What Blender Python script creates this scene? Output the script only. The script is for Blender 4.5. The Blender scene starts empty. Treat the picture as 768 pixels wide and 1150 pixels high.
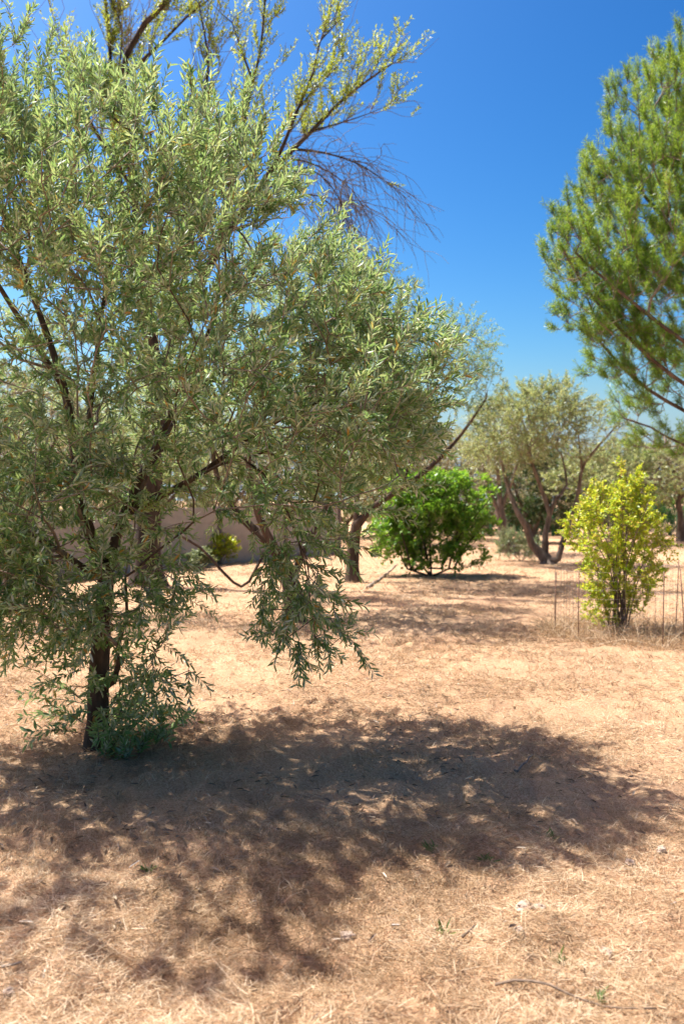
import bpy, math
import numpy as np
from mathutils import Vector, noise as mnoise

R = np.random.default_rng(11)
scene = bpy.context.scene
COL = scene.collection

# ------------------------------------------------------------------ camera constants
CAM_H, F, CX, HY = 1.5, 996.0, 384.0, 560.0      # focal length in photo pixels, horizon row


def at(px, py, Y):
    """world point seen at photo pixel (px, py) at Y metres ahead"""
    return np.array([(px - CX) / F * Y, Y, CAM_H + (HY - py) / F * Y])


def gnd(px, py):
    Y = CAM_H * F / (py - HY)
    return np.array([(px - CX) / F * Y, Y, 0.0])


# ------------------------------------------------------------------ noise
def _hash2(i, j, s):
    n = (i * 374761393 + j * 668265263 + s * 1274126177) & 0x7fffffff
    n = (n ^ (n >> 13)) * 1103515245 & 0x7fffffff
    n = (n ^ (n >> 16)) * 1911520717 & 0x7fffffff
    return (n & 0xffffff) / float(0xffffff)


def vn2(x, y, s=0):
    xi = np.floor(x).astype(np.int64); yi = np.floor(y).astype(np.int64)
    fx = x - xi; fy = y - yi
    fx = fx * fx * (3 - 2 * fx); fy = fy * fy * (3 - 2 * fy)
    a = _hash2(xi, yi, s); b = _hash2(xi + 1, yi, s); c = _hash2(xi, yi + 1, s); d = _hash2(xi + 1, yi + 1, s)
    return (a * (1 - fx) + b * fx) * (1 - fy) + (c * (1 - fx) + d * fx) * fy


def fbm2(x, y, s=0, o=4):
    t = 0; a = .5
    for k in range(o):
        t = t + a * vn2(x, y, s + k * 17); x = x * 2.03; y = y * 2.03; a *= .5
    return t


def height(x, y):
    d = np.sqrt(x * x + y * y)
    near = np.clip(1.3 - d / 22, .0, 1)
    h = .10 * (fbm2(x * .35, y * .35, 3) - .5) * np.clip(1.2 - d / 60, 0, 1)
    h = h + near * (.05 * (fbm2(x * 2.1, y * 2.1, 9, 3) - .45) + .055 * (vn2(x * 7, y * 7, 5) - .5) + .034 * (vn2(x * 17, y * 17, 6) - .5))
    return h


# ------------------------------------------------------------------ materials
def new_mat(name):
    m = bpy.data.materials.new(name); m.use_nodes = True
    nt = m.node_tree; nt.nodes.clear()
    out = nt.nodes.new('ShaderNodeOutputMaterial')
    return m, nt, out


def N(nt, t, **kw):
    n = nt.nodes.new(t)
    for k, v in kw.items():
        setattr(n, k, v)
    return n


def ramp(nt, stops, interp='LINEAR'):
    r = nt.nodes.new('ShaderNodeValToRGB'); r.color_ramp.interpolation = interp
    e = r.color_ramp.elements
    e[0].position, e[0].color = stops[0][0], (*stops[0][1], 1)
    e[1].position, e[1].color = stops[-1][0], (*stops[-1][1], 1)
    for p, c in stops[1:-1]:
        q = e.new(p); q.color = (*c, 1)
    return r


def mixc(nt, fac, a, b, blend='MIX'):
    m = nt.nodes.new('ShaderNodeMix'); m.data_type = 'RGBA'; m.blend_type = blend
    for sock, v in ((m.inputs[0], fac), (m.inputs[6], a), (m.inputs[7], b)):
        if isinstance(v, bpy.types.NodeSocket): nt.links.new(v, sock)
        elif isinstance(v, (int, float)): sock.default_value = v
        else: sock.default_value = (*v, 1)
    return m.outputs[2]


def leaf_mat(name, top, under=None, trans=(.3, .4, .05), tmix=.35, rough=.42, spec=.45):
    """top: colour stops over the random tint of each leaf; under: colour of the leaf's lower side"""
    m, nt, out = new_mat(name)
    at_ = N(nt, 'ShaderNodeAttribute', attribute_name='tint')
    r = ramp(nt, top); nt.links.new(at_.outputs['Fac'], r.inputs[0])
    col = r.outputs[0]
    if under is not None:
        g = N(nt, 'ShaderNodeNewGeometry')
        ru = ramp(nt, under); nt.links.new(at_.outputs['Fac'], ru.inputs[0])
        col = mixc(nt, g.outputs['Backfacing'], r.outputs[0], ru.outputs[0])
    p = N(nt, 'ShaderNodeBsdfPrincipled'); nt.links.new(col, p.inputs['Base Color'])
    p.inputs['Roughness'].default_value = rough
    p.inputs['Specular IOR Level'].default_value = spec
    t = N(nt, 'ShaderNodeBsdfTranslucent')
    tc = mixc(nt, 0.55, r.outputs[0], trans)
    nt.links.new(tc, t.inputs[0])
    mx = N(nt, 'ShaderNodeMixShader'); mx.inputs[0].default_value = tmix
    nt.links.new(p.outputs[0], mx.inputs[1]); nt.links.new(t.outputs[0], mx.inputs[2])
    nt.links.new(mx.outputs[0], out.inputs[0])
    return m


def bark_mat(name, dark, light, scale=14, stretch=.25):
    m, nt, out = new_mat(name)
    tc = N(nt, 'ShaderNodeTexCoord'); mp = N(nt, 'ShaderNodeMapping')
    mp.inputs['Scale'].default_value = (1, 1, stretch)
    nt.links.new(tc.outputs['Object'], mp.inputs[0])
    n1 = N(nt, 'ShaderNodeTexNoise'); n1.inputs['Scale'].default_value = scale; n1.inputs['Detail'].default_value = 8
    n1.inputs['Roughness'].default_value = .65
    nt.links.new(mp.outputs[0], n1.inputs['Vector'])
    r = ramp(nt, [(.32, dark), (.68, light)]); nt.links.new(n1.outputs[0], r.inputs[0])
    n2 = N(nt, 'ShaderNodeTexNoise'); n2.inputs['Scale'].default_value = 3.0
    nt.links.new(tc.outputs['Object'], n2.inputs['Vector'])
    r2 = ramp(nt, [(.35, (.75, .72, .7)), (.7, (1.15, 1.1, 1.05))]); nt.links.new(n2.outputs[0], r2.inputs[0])
    c = mixc(nt, 1.0, r.outputs[0], r2.outputs[0], 'MULTIPLY')
    b = N(nt, 'ShaderNodeBump'); b.inputs['Strength'].default_value = .9; b.inputs['Distance'].default_value = .02
    nt.links.new(n1.outputs[0], b.inputs['Height'])
    p = N(nt, 'ShaderNodeBsdfPrincipled'); nt.links.new(c, p.inputs['Base Color'])
    nt.links.new(b.outputs[0], p.inputs['Normal'])
    p.inputs['Roughness'].default_value = .85; p.inputs['Specular IOR Level'].default_value = .2
    nt.links.new(p.outputs[0], out.inputs[0])
    return m


def rough_mat(name, dark, light, scale=20, bump=.4, rough=.85, metal=0.):
    m, nt, out = new_mat(name)
    tc = N(nt, 'ShaderNodeTexCoord')
    n1 = N(nt, 'ShaderNodeTexNoise'); n1.inputs['Scale'].default_value = scale; n1.inputs['Detail'].default_value = 8
    nt.links.new(tc.outputs['Object'], n1.inputs['Vector'])
    r = ramp(nt, [(.3, dark), (.7, light)]); nt.links.new(n1.outputs[0], r.inputs[0])
    b = N(nt, 'ShaderNodeBump'); b.inputs['Strength'].default_value = bump; b.inputs['Distance'].default_value = .01
    nt.links.new(n1.outputs[0], b.inputs['Height'])
    p = N(nt, 'ShaderNodeBsdfPrincipled'); nt.links.new(r.outputs[0], p.inputs['Base Color'])
    nt.links.new(b.outputs[0], p.inputs['Normal'])
    p.inputs['Roughness'].default_value = rough; p.inputs['Metallic'].default_value = metal
    nt.links.new(p.outputs[0], out.inputs[0])
    return m


M = {}
M['olive_leaf'] = leaf_mat('olive_leaf',
    [(0, (.035, .13, .045)), (.4, (.10, .24, .06)), (.8, (.26, .36, .115)), (.975, (.32, .38, .19)), (.985, (.45, .22, .03)), (1, (.40, .15, .02))],
    [(0, (.27, .38, .24)), (.6, (.46, .53, .37)), (.975, (.68, .69, .54)), (.985, (.45, .25, .05)), (1, (.4, .18, .04))],
    trans=(.42, .54, .15), tmix=.40, rough=.5, spec=.4)
M['olive_leaf_far'] = leaf_mat('olive_leaf_far',
    [(0, (.15, .22, .07)), (.5, (.25, .30, .11)), (1, (.37, .38, .17))],
    [(0, (.24, .26, .15)), (1, (.36, .34, .22))], trans=(.42, .46, .12), tmix=.42, rough=.45)
M['dry_leaf_far'] = leaf_mat('dry_leaf_far',
    [(0, (.20, .20, .09)), (.5, (.29, .28, .13)), (1, (.38, .34, .18))],
    [(0, (.26, .23, .15)), (1, (.34, .29, .19))], trans=(.34, .28, .10), tmix=.3, rough=.5)
M['dark_leaf'] = leaf_mat('dark_leaf', [(0, (.025, .055, .02)), (1, (.06, .11, .03))], trans=(.15, .25, .03), tmix=.25)
M['almond_leaf'] = leaf_mat('almond_leaf',
    [(0, (.15, .23, .03)), (.5, (.26, .34, .045)), (1, (.40, .43, .06))], trans=(.55, .60, .06), tmix=.45)
M['bush_leaf'] = leaf_mat('bush_leaf',
    [(0, (.06, .18, .015)), (.55, (.12, .29, .02)), (.9, (.22, .38, .03)), (1, (.30, .38, .06))],
    [(0, (.11, .20, .04)), (1, (.2, .3, .07))], trans=(.30, .52, .03), tmix=.45, rough=.38)
M['yellow_leaf'] = leaf_mat('yellow_leaf',
    [(0, (.17, .36, .02)), (.45, (.34, .50, .025)), (.85, (.56, .60, .045)), (.93, (.50, .40, .10)), (1, (.50, .28, .12))],
    trans=(.70, .64, .04), tmix=.5, rough=.4)
M['hedge_leaf'] = leaf_mat('hedge_leaf', [(0, (.05, .12, .025)), (.6, (.10, .19, .04)), (1, (.2, .28, .07))],
                           trans=(.3, .42, .06), tmix=.35)
M['sage_leaf'] = leaf_mat('sage_leaf', [(0, (.15, .20, .09)), (1, (.27, .30, .16))], trans=(.3, .36, .12), tmix=.3)
M['needle'] = leaf_mat('needle', [(0, (.03, .13, .02)), (.4, (.10, .25, .025)), (.85, (.25, .37, .045)), (.95, (.26, .25, .06)), (1, (.28, .18, .06))],
                       trans=(.50, .58, .06), tmix=.45, rough=.4)
M['straw'] = leaf_mat('straw', [(0, (.12, .07, .035)), (.35, (.32, .205, .105)), (.7, (.53, .375, .22)), (1, (.75, .59, .40))],
                      trans=(.55, .40, .22), tmix=.25, rough=.55, spec=.3)
M['litter'] = leaf_mat('litter', [(0, (.10, .06, .035)), (.5, (.22, .14, .08)), (1, (.42, .33, .22))], trans=(.3, .2, .1), tmix=.1)
M['weed_leaf'] = leaf_mat('weed_leaf', [(0, (.06, .13, .03)), (1, (.16, .22, .06))], trans=(.3, .4, .08), tmix=.35)
M['black_bark'] = bark_mat('black_bark', (.03, .021, .015), (.15, .105, .072), 18)
M['olive_bark'] = bark_mat('olive_bark', (.045, .032, .024), (.22, .165, .12), 18)
M['grey_bark'] = bark_mat('grey_bark', (.07, .052, .042), (.26, .205, .165), 12)
M['dark_bark'] = bark_mat('dark_bark', (.02, .016, .013), (.10, .078, .06), 9)
M['pine_bark'] = bark_mat('pine_bark', (.06, .044, .035), (.20, .15, .12), 8)
M['twig_bark'] = rough_mat('twig_bark', (.14, .105, .075), (.30, .235, .17), 30)
M['dead_twig'] = rough_mat('dead_twig', (.08, .06, .05), (.22, .17, .135), 30)
M['stone'] = rough_mat('stone', (.27, .19, .135), (.50, .38, .28), 25, .8)
M['stick'] = rough_mat('stick', (.09, .06, .04), (.24, .17, .11), 40)
M['rust'] = rough_mat('rust', (.10, .05, .03), (.25, .13, .08), 60)
M['wire'] = rough_mat('wire', (.22, .17, .14), (.40, .33, .28), 60, .2, .5, .6)
M['green_metal'] = rough_mat('green_metal', (.008, .12, .055), (.015, .20, .09), 8, .05, .45)


def wall_material():
    m, nt, out = new_mat('concrete')
    tc = N(nt, 'ShaderNodeTexCoord')
    n1 = N(nt, 'ShaderNodeTexNoise'); n1.inputs['Scale'].default_value = 1.7; n1.inputs['Detail'].default_value = 9
    n1.inputs['Roughness'].default_value = .65
    nt.links.new(tc.outputs['Object'], n1.inputs['Vector'])
    r = ramp(nt, [(.3, (.27, .25, .23)), (.7, (.38, .352, .325))]); nt.links.new(n1.outputs[0], r.inputs[0])
    n2 = N(nt, 'ShaderNodeTexNoise'); n2.inputs['Scale'].default_value = 45; n2.inputs['Detail'].default_value = 4
    nt.links.new(tc.outputs['Object'], n2.inputs['Vector'])
    b = N(nt, 'ShaderNodeBump'); b.inputs['Strength'].default_value = .35; b.inputs['Distance'].default_value = .01
    nt.links.new(n2.outputs[0], b.inputs['Height'])
    p = N(nt, 'ShaderNodeBsdfPrincipled'); nt.links.new(r.outputs[0], p.inputs['Base Color'])
    nt.links.new(b.outputs[0], p.inputs['Normal']); p.inputs['Roughness'].default_value = .9
    nt.links.new(p.outputs[0], out.inputs[0])
    return m


M['concrete'] = wall_material()


def ground_material():
    m, nt, out = new_mat('dry_ground')
    tc = N(nt, 'ShaderNodeTexCoord')

    def noise(scale, detail=6, rough=.6, dist=0):
        n = N(nt, 'ShaderNodeTexNoise'); n.inputs['Scale'].default_value = scale
        n.inputs['Detail'].default_value = detail; n.inputs['Roughness'].default_value = rough
        n.inputs['Distortion'].default_value = dist
        nt.links.new(tc.outputs['Object'], n.inputs['Vector'])
        return n.outputs[0]
    fine = noise(90, 6, .75, .6); mid = noise(14, 6, .7, .4); big = noise(1.1, 5, .6, .3); huge = noise(.32, 4, .55)
    thatch = ramp(nt, [(.30, (.15, .085, .045)), (.44, (.33, .205, .11)), (.56, (.50, .34, .20)), (.72, (.67, .49, .315))])
    nt.links.new(fine, thatch.inputs[0])
    soil = ramp(nt, [(.30, (.28, .145, .075)), (.5, (.47, .28, .16)), (.7, (.61, .41, .26))])
    nt.links.new(fine, soil.inputs[0])
    f1 = ramp(nt, [(.44, (0, 0, 0)), (.62, (1, 1, 1))]); nt.links.new(big, f1.inputs[0])
    f2 = ramp(nt, [(.38, (0, 0, 0)), (.60, (1, 1, 1))]); nt.links.new(mid, f2.inputs[0])
    fm = mixc(nt, .55, f1.outputs[0], f2.outputs[0])
    base = mixc(nt, fm, thatch.outputs[0], soil.outputs[0])
    tone = ramp(nt, [(.32, (.70, .70, .70)), (.52, (1, 1, 1)), (.70, (1.14, 1.08, 1.04))]); nt.links.new(huge, tone.inputs[0])
    c = mixc(nt, 1.0, base, tone.outputs[0], 'MULTIPLY')
    hm = mixc(nt, .45, fine, mid)
    b = N(nt, 'ShaderNodeBump'); b.inputs['Strength'].default_value = .8; b.inputs['Distance'].default_value = .03
    nt.links.new(hm, b.inputs['Height'])
    p = N(nt, 'ShaderNodeBsdfPrincipled'); nt.links.new(c, p.inputs['Base Color'])
    nt.links.new(b.outputs[0], p.inputs['Normal']); p.inputs['Roughness'].default_value = .95
    p.inputs['Specular IOR Level'].default_value = .1
    nt.links.new(p.outputs[0], out.inputs[0])
    return m


M['ground'] = ground_material()


# ------------------------------------------------------------------ mesh helpers
class MB:
    def __init__(self):
        self.V = []; self.F4 = []; self.F3 = []; self.T = []; self.n = 0

    def add(self, V, F, tint=None):
        V = np.asarray(V, float); F = np.asarray(F, np.int64)
        if len(V) == 0: return
        (self.F4 if F.shape[1] == 4 else self.F3).append(F + self.n)
        self.V.append(V); self.n += len(V)
        self.T.append(np.zeros(len(V)) if tint is None else np.asarray(tint, float))

    def extra(self, F):
        """faces over the vertices already added"""
        F = np.asarray(F, np.int64); (self.F4 if F.shape[1] == 4 else self.F3).append(F)

    def build(self, name, mat, parent=None, origin=None, smooth=None):
        V = np.concatenate(self.V)
        if origin is not None: V = V - np.asarray(origin)
        me = bpy.data.meshes.new(name)
        f4 = np.concatenate(self.F4) if self.F4 else np.zeros((0, 4), np.int64)
        f3 = np.concatenate(self.F3) if self.F3 else np.zeros((0, 3), np.int64)
        loops = np.concatenate([f4.ravel(), f3.ravel()]).astype(np.int32)
        starts = np.concatenate([np.arange(len(f4)) * 4, len(f4) * 4 + np.arange(len(f3)) * 3]).astype(np.int32)
        me.vertices.add(len(V)); me.vertices.foreach_set('co', V.astype(np.float32).ravel())
        me.loops.add(len(loops)); me.loops.foreach_set('vertex_index', loops)
        me.polygons.add(len(starts)); me.polygons.foreach_set('loop_start', starts)
        me.update(calc_edges=True)
        if smooth is not None:
            me.polygons.foreach_set('use_smooth', np.full(len(starts), smooth))
        a = me.attributes.new('tint', 'FLOAT', 'POINT')
        a.data.foreach_set('value', np.concatenate(self.T).astype(np.float32))
        me.materials.append(mat)
        o = bpy.data.objects.new(name, me); COL.objects.link(o)
        if parent is not None: o.parent = parent
        elif origin is not None: o.location = origin
        return o


def nrm(v):
    return v / np.maximum(np.linalg.norm(v, axis=-1, keepdims=True), 1e-9)


def tube(mb, P, rad, k=6, lump=0., cap=False, seed=0):
    """tube along points P with radii rad"""
    P = np.asarray(P, float); n = len(P)
    if n < 2: return
    T = np.gradient(P, axis=0); T = nrm(T)
    ref = np.array([0, 0, 1.]) if abs(T[0][2]) < .9 else np.array([1., 0, 0])
    u = nrm(np.cross(T[0], ref)); U = [u]
    for i in range(1, n):
        u = u - T[i] * np.dot(u, T[i]); u = nrm(u); U.append(u)
    U = np.array(U); W = np.cross(T, U)
    ang = np.arange(k) * 2 * math.pi / k
    rr = np.asarray(rad, float)[:, None] * np.ones((1, k))
    if lump:
        q = P[:, None, :] * 3.1
        rr = rr * (1 + lump * (vn2(ang[None, :] * 1.3 + seed + 0 * rr, q[:, :, 2] * .9 + 0 * rr, 7 + seed) - .5) * 2
                   + lump * .6 * (vn2(ang[None, :] * 3 + 0 * rr, q[:, :, 2] * 2.3 + 0 * rr, 8 + seed) - .5))
    V = P[:, None, :] + rr[..., None] * (np.cos(ang)[None, :, None] * U[:, None, :] + np.sin(ang)[None, :, None] * W[:, None, :])
    V = V.reshape(-1, 3)
    i = np.arange(n - 1)[:, None]; j = np.arange(k)[None, :]; j2 = (j + 1) % k
    Fq = np.stack([i * k + j, i * k + j2, (i + 1) * k + j2, (i + 1) * k + j], -1).reshape(-1, 4)
    if cap:
        V = np.concatenate([V, P[-1:], P[:1]])
        base = mb.n
        mb.add(V, Fq)
        jj = np.arange(k); e = (n - 1) * k
        mb.extra(np.stack([e + jj, e + (jj + 1) % k, np.full(k, n * k)], -1) + base)
        mb.extra(np.stack([(jj + 1) % k, jj, np.full(k, n * k + 1)], -1) + base)
    else:
        mb.add(V, Fq)


def box(mb, c, size, rz=0.):
    sx, sy, sz = np.asarray(size) / 2
    v = np.array([[x, y, z] for x in (-sx, sx) for y in (-sy, sy) for z in (-sz, sz)])
    ca, sa = math.cos(rz), math.sin(rz)
    v = np.stack([v[:, 0] * ca - v[:, 1] * sa, v[:, 0] * sa + v[:, 1] * ca, v[:, 2]], -1) + np.asarray(c)
    f = [[0, 1, 3, 2], [4, 6, 7, 5], [0, 4, 5, 1], [2, 3, 7, 6], [0, 2, 6, 4], [1, 5, 7, 3]]
    mb.add(v, f)


def smooth_path(pts, step=.1):
    """Catmull-Rom through pts, sampled about every step metres"""
    P = np.asarray(pts, float)
    if len(P) == 2: 
        n = max(2, int(np.linalg.norm(P[1] - P[0]) / step)); t = np.linspace(0, 1, n + 1)[:, None]
        return P[0] * (1 - t) + P[1] * t
    Q = np.concatenate([[2 * P[0] - P[1]], P, [2 * P[-1] - P[-2]]])
    out = []
    for i in range(1, len(Q) - 2):
        n = max(1, int(np.linalg.norm(Q[i + 1] - Q[i]) / step)); t = (np.arange(n) / n)[:, None]
        out.append(.5 * (2 * Q[i] + (Q[i + 1] - Q[i - 1]) * t + (2 * Q[i - 1] - 5 * Q[i] + 4 * Q[i + 1] - Q[i + 2]) * t ** 2
                         + (3 * Q[i] - Q[i - 1] - 3 * Q[i + 1] + Q[i + 2]) * t ** 3))
    out.append(P[-1:])
    return np.concatenate(out)


def leaves(mb, b, a, n, L, W, tint, fold=.25, simple=False, droop=.1):
    """leaf blades: base b, axis a, upper normal n, length L, width W"""
    a = nrm(a); n = n - a * np.sum(n * a, -1, keepdims=True); n = nrm(n)
    s = np.cross(n, a); L = L[:, None]; W = W[:, None]
    k = len(b)
    if simple:
        V = np.stack([b, b + a * .5 * L - s * W * .5 + n * W * fold, b + a * L - n * L * droop, b + a * .5 * L + s * W * .5 + n * W * fold], 1)
        V = V.reshape(-1, 3); Fq = np.arange(k)[:, None] * 4 + np.array([0, 1, 2, 3])
        mb.add(V, Fq, np.repeat(tint, 4)); return
    up = n * W * fold
    V = np.stack([b, b + a * .32 * L + s * W * .48 + up, b + a * .68 * L + s * W * .42 + up * .7 - n * L * droop * .4,
                  b + a * L - n * L * droop, b + a * .68 * L - s * W * .42 + up * .7 - n * L * droop * .4, b + a * .32 * L - s * W * .48 + up], 1)
    V = V.reshape(-1, 3); i = np.arange(k)[:, None] * 6
    mb.add(V, np.concatenate([i + np.array([0, 3, 2, 1]), i + np.array([0, 5, 4, 3])]), np.repeat(tint, 6))


def rvec(k, rng=None):
    v = (rng or R).normal(size=(k, 3)); return nrm(v)


def twigs(stem_mb, leaf_mb, base, d, L, rng, npair=9, leafL=.055, leafW=.013, droop=.15, spread=45, up=.7, stem_r=.0022,
          simple=False, fold=.25, start=.1, leaf_droop=.1, tipw=0., tint_pow=1., whorl=False, wild=.45):
    """leafy twigs: base points, directions d, lengths L; leaves in opposite pairs"""
    k = len(base); d = nrm(d)
    droop = np.broadcast_to(np.asarray(droop, float).reshape(-1, 1, 1), (k, 1, 1))
    m = npair
    s = np.linspace(start, 1, m)[None, :, None] + rng.normal(0, .02, (k, m, 1))
    Lc = L[:, None, None]
    g = np.array([0, 0, -1.])
    pos = base[:, None, :] + d[:, None, :] * s * Lc + g * droop * Lc * s ** 2
    tan = nrm(d[:, None, :] + g * 2 * droop * s)
    # stems
    ns = 4; ss = np.linspace(0, 1, ns)[None, :, None]
    sp = base[:, None, :] + d[:, None, :] * ss * Lc + g * droop * Lc * ss ** 2
    ref = rvec(k, rng); u = nrm(np.cross(d, ref)); w = np.cross(d, u)
    rr = (stem_r * np.linspace(1, .45, ns))[None, :, None, None]
    ang = np.arange(3) * 2 * math.pi / 3
    ring = np.cos(ang)[None, None, :, None] * u[:, None, None, :] + np.sin(ang)[None, None, :, None] * w[:, None, None, :]
    V = (sp[:, :, None, :] + rr * ring).reshape(-1, 3)
    kk = np.arange(k)[:, None, None] * (ns * 3); ii = np.arange(ns - 1)[None, :, None] * 3; jj = np.arange(3)[None, None, :]; j2 = (jj + 1) % 3
    Fq = np.stack([kk + ii + jj, kk + ii + j2, kk + ii + 3 + j2, kk + ii + 3 + jj], -1).reshape(-1, 4)
    if stem_mb is not None: stem_mb.add(V, Fq)
    # leaves
    ph = rng.uniform(0, 6.28, (k, 1)) + np.arange(m)[None, :] * (1.571 if not whorl else 2.4) + rng.normal(0, .3, (k, m))
    tint_tw = rng.uniform(-.18, .18, (k, 1))
    for side in (0, 1):
        p = ph + side * math.pi
        rad = np.cos(p)[..., None] * u[:, None, :] + np.sin(p)[..., None] * w[:, None, :]
        sa = np.radians(spread + rng.normal(0, 12, (k, m)))[..., None]
        ax = tan * np.cos(sa) + rad * np.sin(sa)
        nn = np.array([0, 0, 1.]) * up + rng.normal(0, wild, (k, m, 3)) + tan * .35
        Ls = leafL * rng.uniform(.65, 1.2, (k, m)) * (1 - tipw * np.linspace(0, 1, m)[None, :] ** 2)
        Ws = leafW * rng.uniform(.75, 1.2, (k, m))
        tn = np.clip(rng.uniform(0, 1, (k, m)) ** tint_pow * .96 + tint_tw, 0, .97)
        odd = rng.uniform(0, 1, (k, m)) < .022
        tn = np.where(odd, rng.uniform(.98, 1, (k, m)), tn)
        keep = (rng.uniform(0, 1, (k, m)) < .93).ravel()
        leaves(leaf_mb, pos.reshape(-1, 3)[keep], ax.reshape(-1, 3)[keep], nn.reshape(-1, 3)[keep], Ls.ravel()[keep],
               Ws.ravel()[keep], tn.ravel()[keep], fold=fold, simple=simple, droop=leaf_droop)


# ------------------------------------------------------------------ tree growth
class Skel:
    def __init__(self):
        self.P = np.zeros((0, 3)); self.par = []; self.path = np.zeros(0); self.spec = []; self.dir = np.zeros((0, 3))

    def push(self, pts, parent, rads=None):
        for i, p in enumerate(pts):
            q = self.P[parent] if parent >= 0 else p - np.array([0, 0, .01])
            d = p - q; l = np.linalg.norm(d)
            self.P = np.vstack([self.P, p]); self.par.append(parent)
            self.path = np.append(self.path, (self.path[parent] if parent >= 0 else 0) + l)
            self.dir = np.vstack([self.dir, d / max(l, 1e-9)])
            self.spec.append(-1 if rads is None else rads[i]); parent = len(self.par) - 1
        return parent

    def limb(self, pts, r0, r1, step=.12):
        Pp = smooth_path(pts, step); rads = np.linspace(0, 1, len(Pp)) ** .8 * (r1 - r0) + r0
        if len(self.par) == 0:
            self.push(Pp, -1, rads)
        else:
            j = int(np.argmin(np.linalg.norm(self.P - Pp[0], axis=1)))
            self.push(Pp[1:], j, rads[1:])
        self.n0 = len(self.par)

    def grow(self, A, bf=.25, step=.12, rng=None, curve=.35, sag=0.):
        root = self.P[0]
        d0 = np.array([np.min(np.linalg.norm(self.P[:self.n0] - a, axis=1)) for a in A])
        for a in A[np.argsort(d0)]:
            dv = a - self.P; dist = np.linalg.norm(dv, axis=1)
            back = 1 - np.sum(dv * self.dir, axis=1) / np.maximum(dist, 1e-6)
            cost = dist * (1 + .35 * back) + bf * self.path
            cost[0] += 1e3
            j = int(np.argmin(cost)); l = dist[j]
            n = max(1, int(round(l / step)))
            if n == 1:
                self.push([a], j); continue
            p0 = self.P[j]; m0 = self.dir[j] * l * curve * 2
            pts = []
            off = rng.normal(0, .06 * l, 3)
            for t in np.arange(1, n + 1) / n:
                h = p0 * (1 - t) + a * t + m0 * t * (1 - t) ** 2 + off * 4 * t * (1 - t) * .5
                h = h + np.array([0, 0, -sag * l]) * t * (1 - t)
                pts.append(h)
            self.push(pts, j)

    def radii(self, tip=.0028, p=2.35):
        n = len(self.par); acc = np.zeros(n); r = np.zeros(n); ch = [[] for _ in range(n)]
        for i in range(n - 1, -1, -1):
            r[i] = tip if acc[i] == 0 else acc[i] ** (1 / p)
            if self.spec[i] >= 0: r[i] = self.spec[i]
            q = self.par[i]
            if q >= 0: acc[q] += r[i] ** p if self.spec[i] < 0 else 0; ch[q].append(i)
        for i in range(n):
            if self.par[i] >= 0 and self.spec[i] < 0: r[i] = min(r[i], .8 * r[self.par[i]] + .0008)
        self.r = r; self.ch = ch
        return r

    def chains(self):
        """chains of node indices; each child chain starts at its parent node"""
        out = []; stack = [(0, -1)]
        while stack:
            i, frm = stack.pop(); c = [] if frm < 0 else [frm]
            while True:
                c.append(i); kids = self.ch[i]
                if not kids: break
                kids = sorted(kids, key=lambda k: -self.r[k])
                for k in kids[1:]: stack.append((k, i))
                i = kids[0]
            out.append(c)
        return out

    def mesh(self, trunk_mb, branch_mb, cut=.02, lump=.12, kmin=3):
        for c in self.chains():
            P = self.P[c]; r = self.r[c].copy()
            if self.par[c[0]] >= 0 or c[0] != 0:
                if len(r) > 1: r[0] = min(r[0], r[1] * 1.15)
            big = r.max() >= cut or any(self.spec[i] >= 0 for i in c[1:])
            k = 12 if r.max() > .06 else 8 if r.max() > .025 else 6 if r.max() > .012 else max(kmin, 4)
            if r.max() < .006: k = kmin
            tube(trunk_mb if big else branch_mb, P, r, k, lump if r.max() > .02 else 0, seed=len(c) % 7)


def ell_points(lobes, n, rng, shell=.55, gap=.42, gscale=1.6):
    w = np.array([np.prod(l[1]) * (l[2] if len(l) > 2 else 1.) for l in lobes]); w = w / w.sum()
    out = []
    while len(out) < n:
        i = rng.choice(len(lobes), p=w); c, rad = np.asarray(lobes[i][0], float), np.asarray(lobes[i][1], float)
        u = rvec(1, rng)[0] * rng.uniform(0, 1) ** (1 / 3 * shell + .12)
        p = c + u * rad
        if gap > 0:
            v = mnoise.noise(Vector(p * gscale)) * .5 + .5
            if v < gap and rng.uniform() < .85: continue
        if p[2] < .12: continue
        out.append(p)
    return np.array(out)


def empty(name, loc, label, cat, group=None):
    o = bpy.data.objects.new(name, None); COL.objects.link(o); o.location = loc
    o.empty_display_size = .2
    o['label'] = label; o['category'] = cat
    if group: o['group'] = group
    return o


def tag(o, label, cat, group=None):
    o['label'] = label; o['category'] = cat
    if group: o['group'] = group
    return o


def flare(sk, amount=.45, h=.2):
    for i in range(sk.n0):
        z = sk.P[i][2] - sk.P[0][2]
        if z < h and sk.spec[i] > 0: sk.spec[i] *= 1 + amount * (1 - z / h) ** 2


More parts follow.
